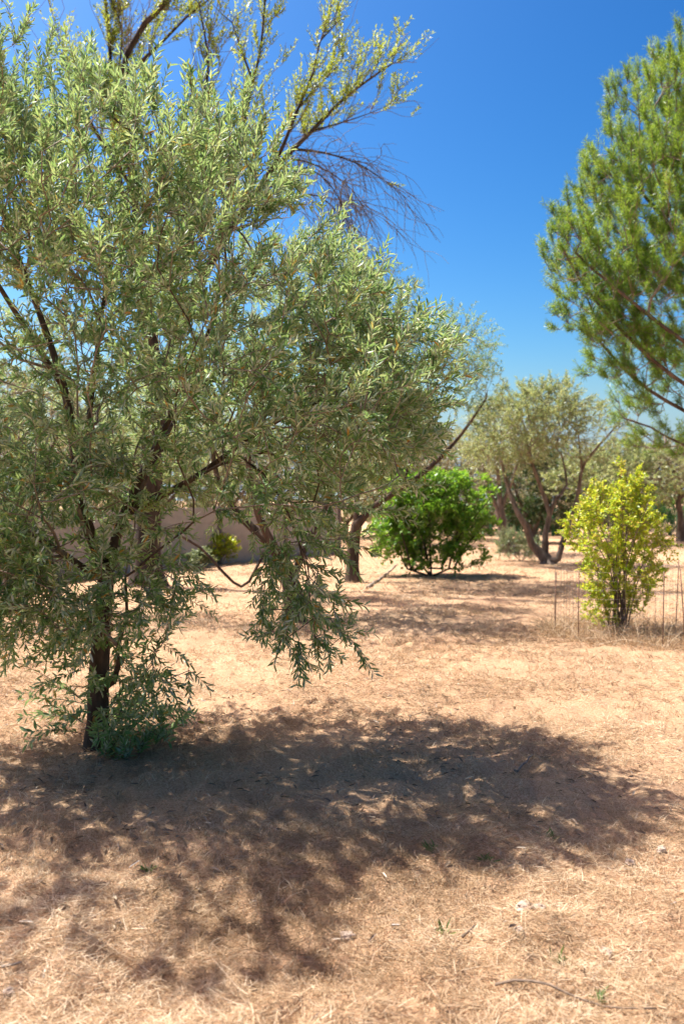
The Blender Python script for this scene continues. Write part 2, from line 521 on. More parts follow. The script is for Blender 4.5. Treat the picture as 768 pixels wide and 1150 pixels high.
def tree(name, label, cat, group, base, limbs, lobes, seed, n_attr, leaf, bark, twig_bark, thin=.012, per_node=1.0,
         twigL=(.12, .26), bf=.25, step=.12, tw=None, shell=.55, gap=.42, gscale=1.6, upb=.35, outb=.5, tip=.0028, p=2.35,
         cut=.02, sag=0., extra=None, crown_name='crown'):
    rng = np.random.default_rng(seed)
    base = np.asarray(base, float)
    root = empty(name, base, label, cat, group)
    sk = Skel()
    for L in limbs: sk.limb(L[0], L[1], L[2], step)
    flare(sk)
    A = ell_points(lobes, n_attr, rng, shell, gap, gscale)
    sk.grow(A, bf, step, rng, sag=sag); sk.radii(tip, p)
    tmb, bmb, lmb = MB(), MB(), MB()
    sk.mesh(tmb, bmb, cut)
    idx = np.array([i for i in range(sk.n0, len(sk.par)) if sk.r[i] < thin])
    reps = rng.poisson(per_node, len(idx)); ends = np.array([len(sk.ch[i]) == 0 for i in idx])
    reps = np.where(ends, np.maximum(reps, 1) + 1, reps)
    ii = np.repeat(idx, reps); k = len(ii)
    cen = np.mean(A, axis=0)
    d = sk.dir[ii] * .9 + rvec(k, rng) * .9 + nrm(sk.P[ii] - cen) * outb + np.array([0, 0, 1.]) * (upb(sk.P[ii])[:, None] if callable(upb) else upb)
    tw = dict(tw or {})
    if callable(tw.get('droop')): tw['droop'] = tw['droop'](sk.P[ii])
    bpos = sk.P[ii] + rng.normal(0, .008, (k, 3))
    Ls = rng.uniform(twigL[0], twigL[1], k)
    twigs(bmb, lmb, bpos, d, Ls, rng, **tw)
    if extra: extra(sk, tmb, bmb, lmb, rng)
    tmb.build('trunk', bark, root, base, smooth=True)
    if bmb.V: bmb.build('branches', twig_bark, root, base, smooth=True)
    lmb.build(crown_name, leaf, root, base)
    return root


# ================================================================== GROUND
def build_ground():
    rings = np.concatenate([[0], np.geomspace(.8, 18, 330), np.geomspace(19, 700, 40)])
    na = 560
    # denser in front of the camera, still all the way round
    t = np.linspace(-1, 1, na + 1)[:-1]
    ang = math.pi * (.45 * t + .55 * t ** 3)
    V = [[0, 0, 0]]
    rr, aa = np.meshgrid(rings[1:], ang, indexing='ij')
    x = rr * np.sin(aa); y = rr * np.cos(aa)
    z = height(x, y)
    V = np.concatenate([[[0, 0, float(height(np.zeros(1), np.zeros(1))[0])]], np.stack([x, y, z], -1).reshape(-1, 3)])
    n = len(rings) - 1
    i = np.arange(n - 1)[:, None]; j = np.arange(na)[None, :]; j2 = (j + 1) % na
    Fq = 1 + np.stack([i * na + j, (i + 1) * na + j, (i + 1) * na + j2, i * na + j2], -1).reshape(-1, 4)
    Fq = Fq[:, ::-1]
    mb = MB(); mb.add(V, Fq)
    jj = np.arange(na); mb.extra(np.stack([np.zeros(na, int), 1 + (jj + 1) % na, 1 + jj], -1))
    o = mb.build('ground', M['ground'], smooth=True); o['kind'] = 'structure'
    return o


def straw_field(mb, n, dmin, dmax, power, rng, half=.62, Lr=(.03, .09), w=.0022, lay=.15, patch=True):
    """straw blades scattered in front of the camera, thinning out with distance; mostly lying"""
    u = rng.uniform(0, 1, n); e = 2 - power
    d = (dmin ** e + u * (dmax ** e - dmin ** e)) ** (1 / e) if abs(e) > 1e-6 else dmin * (dmax / dmin) ** u
    a = rng.uniform(-half, half, n)
    x = d * np.sin(a); y = d * np.cos(a)
    if patch:
        q = fbm2(x * 1.3, y * 1.3, 21, 3)
        keep = rng.uniform(0, 1, n) < np.clip((q - .27) * 3.4, .05, 1); x, y, d = x[keep], y[keep], d[keep]; n = len(x)
    th = rng.uniform(0, 6.283, n)
    el = np.abs(rng.normal(lay, lay, n)); el = np.minimum(el, 1.45)
    ax = np.stack([np.cos(th) * np.cos(el), np.sin(th) * np.cos(el), np.sin(el)], -1)
    L = rng.uniform(Lr[0], Lr[1], n); z = height(x, y) + rng.uniform(0, .012, n)
    b = np.stack([x, y, z], -1)
    wd = w * rng.uniform(.6, 1.4, n) * np.clip(d / 4, 1, 4)
    side = np.cross(ax, nrm(rng.normal(size=(n, 3)) + np.array([0, 0, 1.2]))); side = nrm(side) * wd[:, None]
    tp = b + ax * L[:, None]
    V = np.stack([b - side * .5, b + side * .5, tp + side * .25, tp - side * .25], 1).reshape(-1, 3)
    tn = np.clip(rng.beta(2.2, 1.9, n) + (fbm2(x * .9, y * .9, 31, 3) - .45) * 1.2 + (fbm2(x * 4, y * 4, 33, 2) - .38) * .7, 0, 1)
    mb.add(V, np.arange(n)[:, None] * 4 + np.arange(4), np.repeat(tn, 4))


def tufts(mb, n, dmin, dmax, rng, half=.6, Lr=(.04, .11), blades=22, rad=.035, power=1.6, w=.0022, centers=None):
    if centers is None:
        u = rng.uniform(0, 1, n); e = 2 - power
        d = (dmin ** e + u * (dmax ** e - dmin ** e)) ** (1 / e); a = rng.uniform(-half, half, n)
        cx, cy = d * np.sin(a), d * np.cos(a)
        q = fbm2(cx * 1.1, cy * 1.1, 41, 3); keep = rng.uniform(0, 1, n) < np.clip((q - .30) * 3, .05, 1)
        cx, cy = cx[keep], cy[keep]
    else: cx, cy = centers
    n = len(cx); k = n * blades
    X = np.repeat(cx, blades) + rng.normal(0, rad, k); Y = np.repeat(cy, blades) + rng.normal(0, rad, k)
    size = np.repeat(rng.uniform(.6, 1.3, n), blades)
    th = rng.uniform(0, 6.283, k); el = np.clip(rng.normal(.75, .35, k), .1, 1.5)
    ax = np.stack([np.cos(th) * np.cos(el), np.sin(th) * np.cos(el), np.sin(el)], -1)
    L = rng.uniform(Lr[0], Lr[1], k) * size
    b = np.stack([X, Y, height(X, Y) - .004], -1)
    dd = np.sqrt(X * X + Y * Y)
    side = nrm(np.cross(ax, rvec(k, rng))) * (w * rng.uniform(.6, 1.3, k) * np.clip(dd / 4, 1, 4))[:, None]
    mid = b + ax * (L * .55)[:, None]
    bend = np.stack([np.cos(th), np.sin(th), -.6 * np.ones(k)], -1)
    tp = b + ax * L[:, None] + bend * (L * rng.uniform(.05, .35, k))[:, None]
    V = np.stack([b - side * .5, b + side * .5, mid + side * .4, mid - side * .4, tp + side * .12, tp - side * .12], 1).reshape(-1, 3)
    i = np.arange(k)[:, None] * 6
    tn = np.repeat(np.clip(rng.beta(2.2, 1.8, k) + np.repeat(rng.uniform(-.25, .2, n), blades), 0, 1), 6)
    mb.add(V, np.concatenate([i + np.array([0, 1, 2, 3]), i + np.array([3, 2, 4, 5])]), tn)


build_ground()
rg = np.random.default_rng(5)
mb = MB()
straw_field(mb, 430000, 1.6, 11, 1.75, rg, Lr=(.015, .065), w=.0018, lay=.18)
straw_field(mb, 90000, 9, 32, 1.7, rg, half=.55, Lr=(.05, .13), w=.0020, lay=.25)
straw_field(mb, 5500, 1.6, 9, 1.6, rg, Lr=(.07, .17), w=.0014, lay=.10)
tufts(mb, 8500, 1.6, 12, rg, Lr=(.022, .065), blades=22, w=.0018)
tufts(mb, 2200, 9, 30, rg, half=.55, Lr=(.05, .12), blades=12, rad=.06)
tufts(mb, 1500, 1.6, 9, rg, Lr=(.03, .08), blades=34, rad=.06, w=.0016)
g = mb.build('dry_grass', M['straw']); g['kind'] = 'stuff'; g['label'] = 'short dry straw coloured grass covering the ground'

# fallen leaves under the olive's crown
rl = np.random.default_rng(8); k = 2600; mb = MB()
lx = rl.normal(-.9, 1.5, k); ly = rl.normal(5.2, 1.4, k); q = fbm2(lx * 2.2, ly * 2.2, 51, 3)
ok = (rl.uniform(0, 1, k) < np.clip((q - .3) * 3.2, .04, 1)) & (ly > 1.6); lx, ly = lx[ok], ly[ok]; k = len(lx)
th = rl.uniform(0, 6.28, k)
leaves(mb, np.stack([lx, ly, height(lx, ly) + rl.uniform(.006, .022, k)], -1), np.stack([np.cos(th), np.sin(th), rl.normal(0, .25, k)], -1),
       np.array([0, 0, 1.]) + rl.normal(0, .35, (k, 3)), rl.uniform(.035, .06, k), rl.uniform(.008, .014, k), rl.uniform(0, 1, k), droop=.2)
o = mb.build('leaf_litter', M['litter']); o['kind'] = 'stuff'; o['label'] = 'fallen dry olive leaves on the grass under the tree'

# ================================================================== FOREGROUND OLIVE
base = np.array([-1.48, 5.37, 0.]); base[2] = height(base[:1], base[1:2])[0] - .03
B = base


def fg_extra(sk, tmb, bmb, lmb, rng):
    # leafy twigs breaking straight from the upper trunk and its forks
    k = 64; j = rng.choice([i for i in range(sk.n0) if .68 < sk.P[i][2] < 1.55 and sk.spec[i] > .02], k)
    th = rng.uniform(0, 6.28, k)
    twigs(bmb, lmb, sk.P[j], np.stack([np.cos(th), np.sin(th) - .25, rng.uniform(-.3, .5, k)], -1), rng.uniform(.18, .42, k), rng, npair=11, leafL=.058, leafW=.016, droop=.25, up=.7, stem_r=.0028)
    # basal suckers: leafy shoots from the foot of the trunk
    k = 80
    th = rng.uniform(0, 6.28, k)
    b = B + np.stack([np.cos(th) * .10, np.sin(th) * .10, rng.uniform(.02, .75, k)], -1)
    d = np.stack([np.cos(th) + .25, np.sin(th) - .35, rng.uniform(-.1, .9, k)], -1)
    twigs(bmb, lmb, b, d, rng.uniform(.22, .55, k), rng, npair=13, leafL=.062, leafW=.0175, droop=.18, up=.8, stem_r=.003)
    k = 15
    b = B + np.stack([rng.uniform(.02, .42, k), rng.uniform(-.35, .05, k), np.full(k, .02)], -1)
    d = np.stack([rng.normal(.2, .4, k), rng.normal(-.1, .4, k), np.full(k, 1.)], -1)
    twigs(bmb, lmb, b, d, rng.uniform(.12, .3, k), rng, npair=11, leafL=.065, leafW=.018, droop=.1, up=.8, stem_r=.003)


olive_tw = dict(npair=12, leafL=.055, leafW=.0122, droop=lambda P: np.clip(.12 - .08 * (P[:, 2] - .8), -.06, .14), spread=40, up=.35, wild=.7)
tree('olive_tree', 'large olive tree close to the camera with a dark slender trunk and leafy basal shoots', 'tree', 'olive trees', B,
     [([B, B + (.0, .0, .35), B + (.03, .0, .75), B + (.05, .02, 1.05)], .064, .052),
      ([B + (.05, .02, 1.05), (-1.62, 5.5, 1.5), (-1.75, 5.6, 2.2), (-2.1, 5.75, 3.1), (-2.45, 5.8, 4.0)], .038, .008),
      ([B + (.05, .02, 1.05), (-1.35, 5.5, 1.4), (-1.15, 5.65, 1.9), (-.9, 5.8, 2.5), (-.75, 5.8, 3.0)], .038, .008),
      ([(-1.33, 5.5, 1.42), (-.95, 5.6, 1.62), (-.5, 5.7, 1.95), (.1, 5.8, 2.25)], .026, .006),
      ([(-1.62, 5.5, 1.5), (-1.58, 5.6, 2.1), (-1.5, 5.7, 2.9), (-1.3, 5.65, 3.7)], .024, .006),
      ([B + (.05, .02, 1.0), (-1.75, 5.2, 1.25), (-2.2, 5.05, 1.5), (-2.7, 5.0, 1.7)], .024, .006),
      ([(-.9, 5.62, 1.65), (-.6, 5.4, 1.74), (-.36, 5.25, 1.5), (-.22, 5.2, 1.12), (-.17, 5.15, .8)], .010, .003),
      ([(-1.75, 5.6, 2.2), (-1.95, 5.1, 2.7), (-2.1, 4.5, 3.2)], .022, .007),
      ([(-1.33, 5.5, 1.42), (-1.3, 6.0, 1.7), (-1.2, 6.6, 2.2), (-1.2, 7.0, 2.6)], .03, .008)],
     [((-1.5, 5.5, 2.6), (1.6, 1.5, 1.12)), ((-.3, 5.25, 2.05), (.92, 1.2, .78), 2.0), ((-2.45, 5.6, 3.75), (.8, 1.1, .95), 1.9),
      ((-1.15, 5.3, 3.2), (.9, 1.0, .7), 1.9), ((-2.15, 4.1, 3.45), (.65, .6, .6), 1.8), ((-.22, 5.1, 1.25), (.32, .36, .5), 2.4), ((-.2, 5.1, .98), (.3, .3, .36), 3.2), ((-.08, 5.1, .72), (.26, .24, .24), 2.0), ((-1.95, 5.1, 1.5), (.95, .9, .42), 1.4),
      ((.18, 5.3, 2.1), (.42, .85, .52), 2.3), ((-.15, 5.2, 1.5), (.42, .5, .32), 2.2), ((-2.05, 5.1, 1.0), (.42, .5, .3), 1.4), ((-1.55, 4.95, 1.32), (.85, .40, .44), 3.4),
      ((-1.55, 4.95, .98), (.5, .3, .26), 4.5), ((-1.5, 4.95, 1.2), (.45, .2, .2), 5.0), ((-1.3, 5.05, .98), (.55, .35, .24), 1.6), ((-1.0, 5.15, .62), (.32, .3, .22), 1.0)],
     3, 2850, M['olive_leaf'], M['black_bark'], M['twig_bark'], thin=.009, per_node=1.15, upb=lambda P: np.clip(-.05 + .35 * (P[:, 2] - .8), -.05, .8), twigL=(.11, .26), step=.13, tw=olive_tw,
     gap=.475, gscale=1.7, extra=fg_extra)

# ================================================================== MID OLIVES
mid_tw = dict(npair=9, leafL=.062, leafW=.016, droop=.16, spread=42, up=.65, wild=.5, simple=True)
b2 = gnd(330, 696); b2[2] = -.03
tree('olive_tree', 'olive tree with forked trunk and low hooked branch, right behind the nearest olive', 'tree', 'olive trees', b2,
     [([b2, at(327, 660, 11.0), at(320, 635, 11.0)], .12, .095),
      ([at(320, 635, 11.0), at(300, 608, 11.0), at(270, 580, 11.1), at(245, 540, 11.2), at(235, 470, 11.3)], .075, .02),
      ([at(320, 635, 11.0), at(300, 600, 10.9), at(285, 560, 10.8), at(280, 500, 10.8), at(300, 400, 10.9)], .06, .015),
      ([at(326, 650, 11.0), at(345, 610, 11.1), at(370, 560, 11.3), at(395, 480, 11.5)], .05, .014),
      ([at(327, 640, 10.95), at(318, 619, 10.7), at(296, 622, 10.6), at(287, 640, 10.6), at(280, 653, 10.6), at(271, 659, 10.6), at(262, 654, 10.6), at(248, 640, 10.6), at(225, 615, 10.6), at(190, 595, 10.6)], .022, .018, ),
      ([at(284, 644, 10.6), at(308, 640, 10.6), at(326, 660, 10.6)], .012, .006)],
     [((-.7, 11.3, 3.35), (1.55, 1.6, 1.35)), ((-1.5, 11.2, 2.5), (1.0, 1.2, .8)), ((.1, 11.3, 2.4), (.8, 1.1, .9)), ((-.3, 11.3, 4.4), (.7, .8, .5))],
     5, 1150, M['olive_leaf'], M['black_bark'], M['twig_bark'], thin=.010, per_node=.8, twigL=(.18, .34), step=.18, tw=mid_tw, gap=.42)

b3 = gnd(8, 692); b3[2] = -.03
tree('olive_tree', 'olive tree with a straight thin trunk at the far left beside the wall', 'tree', 'olive trees', b3,
     [([b3, b3 + (.02, 0, .6), b3 + (.0, 0, 1.2)], .085, .065),
      ([b3 + (.0, 0, 1.2), b3 + (-.4, .2, 2.0), b3 + (-.7, .3, 3.2)], .05, .015),
      ([b3 + (.0, 0, 1.2), b3 + (.4, .1, 1.9), b3 + (.8, .2, 2.8)], .05, .015)],
     [(b3 + (0, .2, 2.9), (1.5, 1.4, 1.3)), (b3 + (.7, 0, 2.1), (.9, 1.0, .7))],
     6, 420, M['olive_leaf'], M['olive_bark'], M['twig_bark'], thin=.010, per_node=.8, twigL=(.18, .34), step=.2, tw=mid_tw, gap=.42)

b4 = gnd(396, 652); b4[2] = -.03
Y4 = b4[1]
tree('olive_tree', 'sparse olive tree with a long branch leaning right above the green bush', 'tree', 'olive trees', b4,
     [([b4, at(396, 620, Y4), at(400, 590, Y4)], .12, .10),
      ([at(400, 592, Y4), at(414, 574, Y4), at(440, 555, Y4), at(480, 527, Y4), at(517, 489, Y4), at(545, 448, Y4)], .075, .02),
      ([at(400, 590, Y4), at(402, 540, Y4), at(412, 470, Y4), at(415, 400, Y4)], .06, .02),
      ([at(450, 549, Y4), at(470, 490, Y4), at(490, 430, Y4), at(510, 390, Y4)], .035, .012)],
     [(at(418, 350, Y4), (.85, 1.0, .75)), (at(505, 400, Y4), (.75, .9, .75)), (at(528, 445, Y4), (.55, .7, .6), .5),
      (at(440, 430, Y4), (.9, 1.0, 1.0), .7), (at(400, 470, Y4), (.9, .9, .7), .6)],
     8, 720, M['olive_leaf'], M['black_bark'], M['dead_twig'], thin=.012, per_node=.75, twigL=(.22, .42), step=.22,
     tw=dict(mid_tw, npair=8, leafL=.07, leafW=.019), gap=.45)

# ================================================================== FAR OLIVES
far_tw = dict(npair=8, leafL=.085, leafW=.026, droop=.12, spread=42, up=.6, wild=.55, simple=True, stem_r=.004)
b5 = gnd(614, 633); b5[2] = -.03; Y5 = b5[1]
tree('olive_tree', 'three stemmed olive tree in the distance between green bush and yellow shrub', 'tree', 'olive trees', b5,
     [([b5, at(612, 627, Y5)], .17, .13),
      ([at(612, 627, Y5), at(597, 612, Y5), at(591, 592, Y5), at(582, 578, Y5), at(571, 550, Y5 + .2), at(560, 510, Y5 + .3)], .10, .025),
      ([at(613, 626, Y5), at(612, 600, Y5), at(617, 578, Y5), at(607, 548, Y5), at(597, 520, Y5), at(588, 480, Y5)], .085, .02),
      ([at(617, 577, Y5), at(623, 561, Y5), at(636, 544, Y5 + .2), at(630, 510, Y5 + .3)], .055, .018),
      ([at(614, 630, Y5), at(627, 628, Y5 - .2), at(632, 608, Y5 - .2), at(643, 580, Y5), at(650, 546, Y5), at(656, 520, Y5), at(690, 480, Y5)], .075, .018),
      ([at(654, 540, Y5), at(650, 500, Y5), at(645, 460, Y5)], .035, .012)],
     [(at(572, 485, Y5), (.95, 1.2, .85)), (at(610, 470, Y5), (1.0, 1.2, .75)), (at(632, 448, Y5), (.6, .8, .4)), (at(655, 485, Y5), (.9, 1.0, .7), .6),
      (at(590, 446, Y5), (.6, .7, .35)), (at(565, 520, Y5), (.7, .8, .5), .6)],
     9, 850, M['olive_leaf_far'], M['grey_bark'], M['twig_bark'], thin=.014, per_node=.8, twigL=(.22, .42), step=.25, tw=far_tw, gap=.36,
     tip=.004)
b6 = gnd(571, 621); b6[2] = -.03; Y6 = b6[1]
tree('olive_tree', 'far olive tree with a pale leaning trunk rising behind the small sage bush', 'tree', 'olive trees', b6,
     [([b6, at(566, 600, Y6), at(561, 575, Y6)], .19, .13), ([at(561, 575, Y6), at(560, 545, Y6), at(556, 500, Y6)], .09, .03),
      ([at(561, 575, Y6), at(548, 550, Y6), at(540, 510, Y6)], .07, .03), ([at(561, 570, Y6), at(575, 540, Y6), at(585, 500, Y6)], .06, .03)],
     [(at(553, 490, Y6), (.95, 1.2, .8)), (at(575, 500, Y6), (.9, 1.0, .7))],
     10, 330, M['olive_leaf_far'], M['grey_bark'], M['twig_bark'], thin=.014, per_node=.8, twigL=(.25, .45), step=.3, tw=far_tw, gap=.38, tip=.005)

# ================================================================== BACKGROUND TREES
bg_tw = dict(npair=7, leafL=.13, leafW=.05, droop=.1, spread=45, up=.5, wild=.6, simple=True, stem_r=.006)


def bg_tree(name, label, px, Y, half_w, ztop, zlow, mat, seed, n=260, group='trees beyond the olive grove', bark='grey_bark', cat='tree', dens=1.9):
    rg_ = np.random.default_rng(seed)
    b = at(px, HY, Y); b[2] = -.05
    lob = []
    for q in range(6):
        a = rg_.uniform(0, 6.28); r = rg_.uniform(.2, .6) * half_w
        zc = rg_.uniform(zlow + .3 * (ztop - zlow), ztop - .28 * (ztop - zlow))
        lob.append((b + (math.cos(a) * r, math.sin(a) * r, zc), (half_w * .55, half_w * .55, (ztop - zlow) * .30)))
    lob.append((b + (0, 0, (ztop + zlow) / 2), (half_w * .8, half_w * .7, (ztop - zlow) * .42)))
    lob.append((b + (rg_.uniform(-.3, .3) * half_w, 0, ztop - .3 * (ztop - zlow)), (half_w * .45, half_w * .45, (ztop - zlow) * .3)))
    lean = rg_.uniform(-.2, .2)
    tree(name, label, cat, group, b,
         [([b, b + (lean * .4, 0, zlow * .6 + .2), b + (lean, 0, zlow + .3)], .16, .1),
          ([b + (lean, 0, zlow + .3), b + (-.45 * half_w, .1, zlow + .45 * (ztop - zlow)), b + (-.6 * half_w, .1, zlow + .7 * (ztop - zlow))], .07, .03),
          ([b + (lean, 0, zlow + .3), b + (.4 * half_w, -.1, zlow + .45 * (ztop - zlow)), b + (.55 * half_w, -.1, zlow + .7 * (ztop - zlow))], .07, .03)],
         lob, seed, n, M[mat], M[bark], M['twig_bark'], thin=.02, per_node=dens, twigL=(.3, .6), step=.4, tw=bg_tw, gap=.36, gscale=.8, tip=.006)


for a in [
    ('olive_tree', 'pale olive tree behind the green bush, nearest to the end of the wall', 445, 29, 2.3, 4.1, .3, 'dry_leaf_far', 21, 300),
    ('olive_tree', 'brownish olive tree behind the gap between green bush and three stemmed olive', 512, 33, 2.5, 3.9, .3, 'dry_leaf_far', 22, 300),
    ('olive_tree', 'broad pale olive tree seen over the top of the yellow shrub', 690, 29, 2.7, 3.4, 1.0, 'olive_leaf_far', 23, 380),
    ('olive_tree', 'wide brownish olive tree under the lowest pine branches', 765, 31, 2.8, 3.6, 1.25, 'dry_leaf_far', 24, 380),
    ('evergreen_tree', 'dark evergreen tree standing behind the three stemmed olive', 600, 30, 1.3, 3.5, .2, 'dark_leaf', 25, 260),
    ('olive_tree', 'dull green olive tree in the far belt, straight above the green bush', 478, 37, 2.6, 4.0, .2, 'olive_leaf_far', 33, 280),
    ('olive_tree', 'far pale tree seen just left of the pale leaning trunk', 548, 40, 2.8, 3.9, .2, 'dry_leaf_far', 34, 280),
    ('broadleaf_tree', 'far green tree behind the foot of the leaning olive branch', 425, 40, 2.8, 3.6, .2, 'olive_leaf_far', 35, 260),
    ('broadleaf_tree', 'far green tree behind the fence over the right side of the yellow shrub', 725, 41, 3.0, 3.8, .2, 'olive_leaf_far', 36, 280),
    ('olive_tree', 'pale tree filling the gap behind the three stemmed olive', 645, 35, 2.6, 3.9, .3, 'dry_leaf_far', 26, 320),
    ('broadleaf_tree', 'big brownish tree rising behind the wall at the left edge', 30, 23, 2.9, 5.4, .5, 'dry_leaf_far', 27, 330),
    ('broadleaf_tree', 'olive green tree rising behind the middle of the wall', 175, 25, 2.8, 4.6, .5, 'olive_leaf_far', 28, 300),
    ('broadleaf_tree', 'pale brown tree rising behind the far end of the wall', 300, 30, 3.0, 4.4, .4, 'dry_leaf_far', 29, 300),
    ('broadleaf_tree', 'dull green bushy tree behind the wall between the leftmost big tree and the middle one', 105, 27, 2.6, 4.0, .3, 'olive_leaf_far', 31, 300),
    ('broadleaf_tree', 'pale bushy tree behind the wall right of its middle', 240, 28, 2.6, 3.8, .3, 'dry_leaf_far', 32, 300),
    ('broadleaf_tree', 'low green tree behind the leaning olive branch', 385, 34, 2.6, 3.6, .3, 'olive_leaf_far', 30, 260),
]:
    bg_tree(*a)


# ================================================================== BUSHES
def bush(name, label, b, stems, lobes, seed, n, leaf, tw, twigL, group=None, cat='shrub', thin=.01, per=1.0, step=.12, sr=(.018, .008), bark='grey_bark', upb=.5, gap=.4, gscale=2.5, bf=.3, tip=.0028, parent_parts='foliage'):
    rng = np.random.default_rng(seed)
    b = np.asarray(b, float)
    root = empty(name, b, label, cat, group)
    sk = Skel()
    sk.limb([b + (0, 0, -.05), b + (0, 0, .03)], sr[0] * 1.4, sr[0], step)
    for s in stems: sk.limb(s, sr[0], sr[1], step)
    A = ell_points(lobes, n, rng, .6, gap, gscale)
    sk.grow(A, bf, step, rng); sk.radii(tip, 2.4)
    tmb, lmb, bmb = MB(), MB(), MB()
    sk.mesh(tmb, bmb, .006)
    idx = np.array([i for i in range(len(sk.par)) if sk.r[i] < thin and i >= sk.n0])
    reps = rng.poisson(per, len(idx)); reps = np.where([len(sk.ch[i]) == 0 for i in idx], np.maximum(reps, 1) + 1, reps)
    ii = np.repeat(idx, reps); k = len(ii)
    d = sk.dir[ii] * .9 + rvec(k, rng) * .8 + np.array([0, 0, upb])
    twigs(bmb, lmb, sk.P[ii], d, rng.uniform(*twigL, k), rng, **tw)
    tmb.build('stems', M[bark], root, b, smooth=True)
    if bmb.V: bmb.build('twigs', M['twig_bark'], root, b)
    lmb.build(parent_parts, M[leaf], root, b)
    return root


# yellow-green shrub inside the wire cage
bs = gnd(695, 713); bs[2] = height(bs[:1], bs[1:2])[0]; Ys = bs[1]
rs = np.random.default_rng(77)
tips = [(676, 545), (701, 524), (702, 535), (655, 566), (648, 580), (715, 553), (690, 555), (716, 560), (726, 590), (729, 575), (734, 600), (665, 600), (650, 592), (705, 580), (720, 620), (735, 640), (660, 640)]
st = []; lob = []
for (px, py) in tips:
    yo = rs.uniform(-.38, .38); e = at(px, py, Ys); e[1] += yo
    b0 = bs + (rs.uniform(-.1, .1), rs.uniform(-.1, .1), 0)
    midp = b0 * .5 + e * .5 + (rs.uniform(-.05, .05) + (bs[0] - e[0]) * .18, 0, .06)
    st.append([b0, midp, e])
    lob.append((e + (0, 0, -.13), (.085, .10, .19), 4.5)); lob.append((e * .65 + midp * .35, (.16, .18, .2), 1.2)); lob.append((midp, (.16, .18, .2), .7))
lob.append((at(695, 630, Ys), (.34, .34, .45), .25)); lob.append((at(685, 685, Ys), (.26, .26, .26), 1.3)); lob.append((at(706, 672, Ys), (.22, .24, .28), 1.2))
bush('yellow_shrub', 'upright yellow green shrub growing inside a wire mesh ring', bs, st, lob, 78, 640, 'yellow_leaf',
     dict(npair=7, leafL=.040, leafW=.021, droop=.05, spread=50, up=.5, wild=.7, simple=True, stem_r=.002, tint_pow=.8), (.06, .16), per=.75, step=.08, sr=(.012, .004), gap=.42, gscale=5)

# green bush
bb = gnd(484, 646); bb[2] = -.02; Yb = bb[1]
rs = np.random.default_rng(79); st = []
for (px, py) in [(430, 600), (440, 575), (455, 560), (480, 545), (500, 545), (520, 560), (540, 590), (545, 560), (470, 600), (510, 600)]:
    e = at(px, py, Yb); e[1] += rs.uniform(-.6, .6)
    b0 = bb + (rs.uniform(-.45, .45), rs.uniform(-.25, .25), 0)
    st.append([b0, b0 * .55 + e * .45 + (0, 0, .12), e])
bush('green_bush', 'rounded bright green bush with many dark stems', bb, st,
     [(at(480, 570, Yb), (.85, .8, .62)), (at(448, 595, Yb), (.5, .6, .5)), (at(525, 585, Yb), (.5, .6, .5)), (at(500, 548, Yb), (.55, .6, .3)),
      (at(460, 545, Yb), (.4, .5, .25)), (at(435, 612, Yb), (.28, .4, .3)), (at(548, 545, Yb), (.22, .3, .2), .8), (at(490, 612, Yb), (.8, .6, .3), .9), (at(465, 630, Yb), (.5, .5, .2), 1.0), (at(520, 625, Yb), (.4, .5, .2), .8)],
     80, 900, 'bush_leaf', dict(npair=5, leafL=.095, leafW=.052, droop=.2, spread=55, up=.8, wild=.5, simple=True, stem_r=.003, fold=.2), (.12, .26),
     per=.8, step=.14, sr=(.024, .009), bark='dark_bark', gap=.44, gscale=2.6)

# small sage bush at the foot of the far olive
b7 = gnd(585, 630); b7[2] = -.02
bush('sage_bush', 'small grey green bush on the ground in front of the pale leaning trunk', b7,
     [[b7, b7 + (q, w_, .3)] for q, w_ in ((-.3, 0), (-.1, .1), (.15, -.1), (.35, .05))],
     [(b7 + (0, 0, .3), (.55, .4, .28)), (b7 + (-.3, 0, .45), (.25, .25, .3))], 82, 150, 'sage_leaf',
     dict(npair=8, leafL=.07, leafW=.018, droop=.05, spread=35, up=.4, wild=.6, simple=True), (.12, .25), per=.8, step=.12, sr=(.012, .006))
# small shrubs along the wall
for i, (px, py, s, lab) in enumerate([(248, 634, .5, 'small yellow green shrub against the concrete wall'), (226, 640, .28, 'tiny pale shrub by the wall beside the yellow green one')]):
    b8 = gnd(px, py); b8[2] = -.02
    bush('wall_shrub', lab, b8, [[b8, b8 + (q * s, w_, .5 * s)] for q, w_ in ((-.5, 0), (-.1, .1), (.3, -.1))],
         [(b8 + (0, 0, .7 * s), (.75 * s, .5 * s, .55 * s))], 90 + i, 110, 'yellow_leaf' if i == 0 else 'sage_leaf',
         dict(npair=5, leafL=.07, leafW=.04, droop=.1, spread=50, up=.6, wild=.5, simple=True), (.1, .2), per=.8, step=.12, sr=(.012, .006))
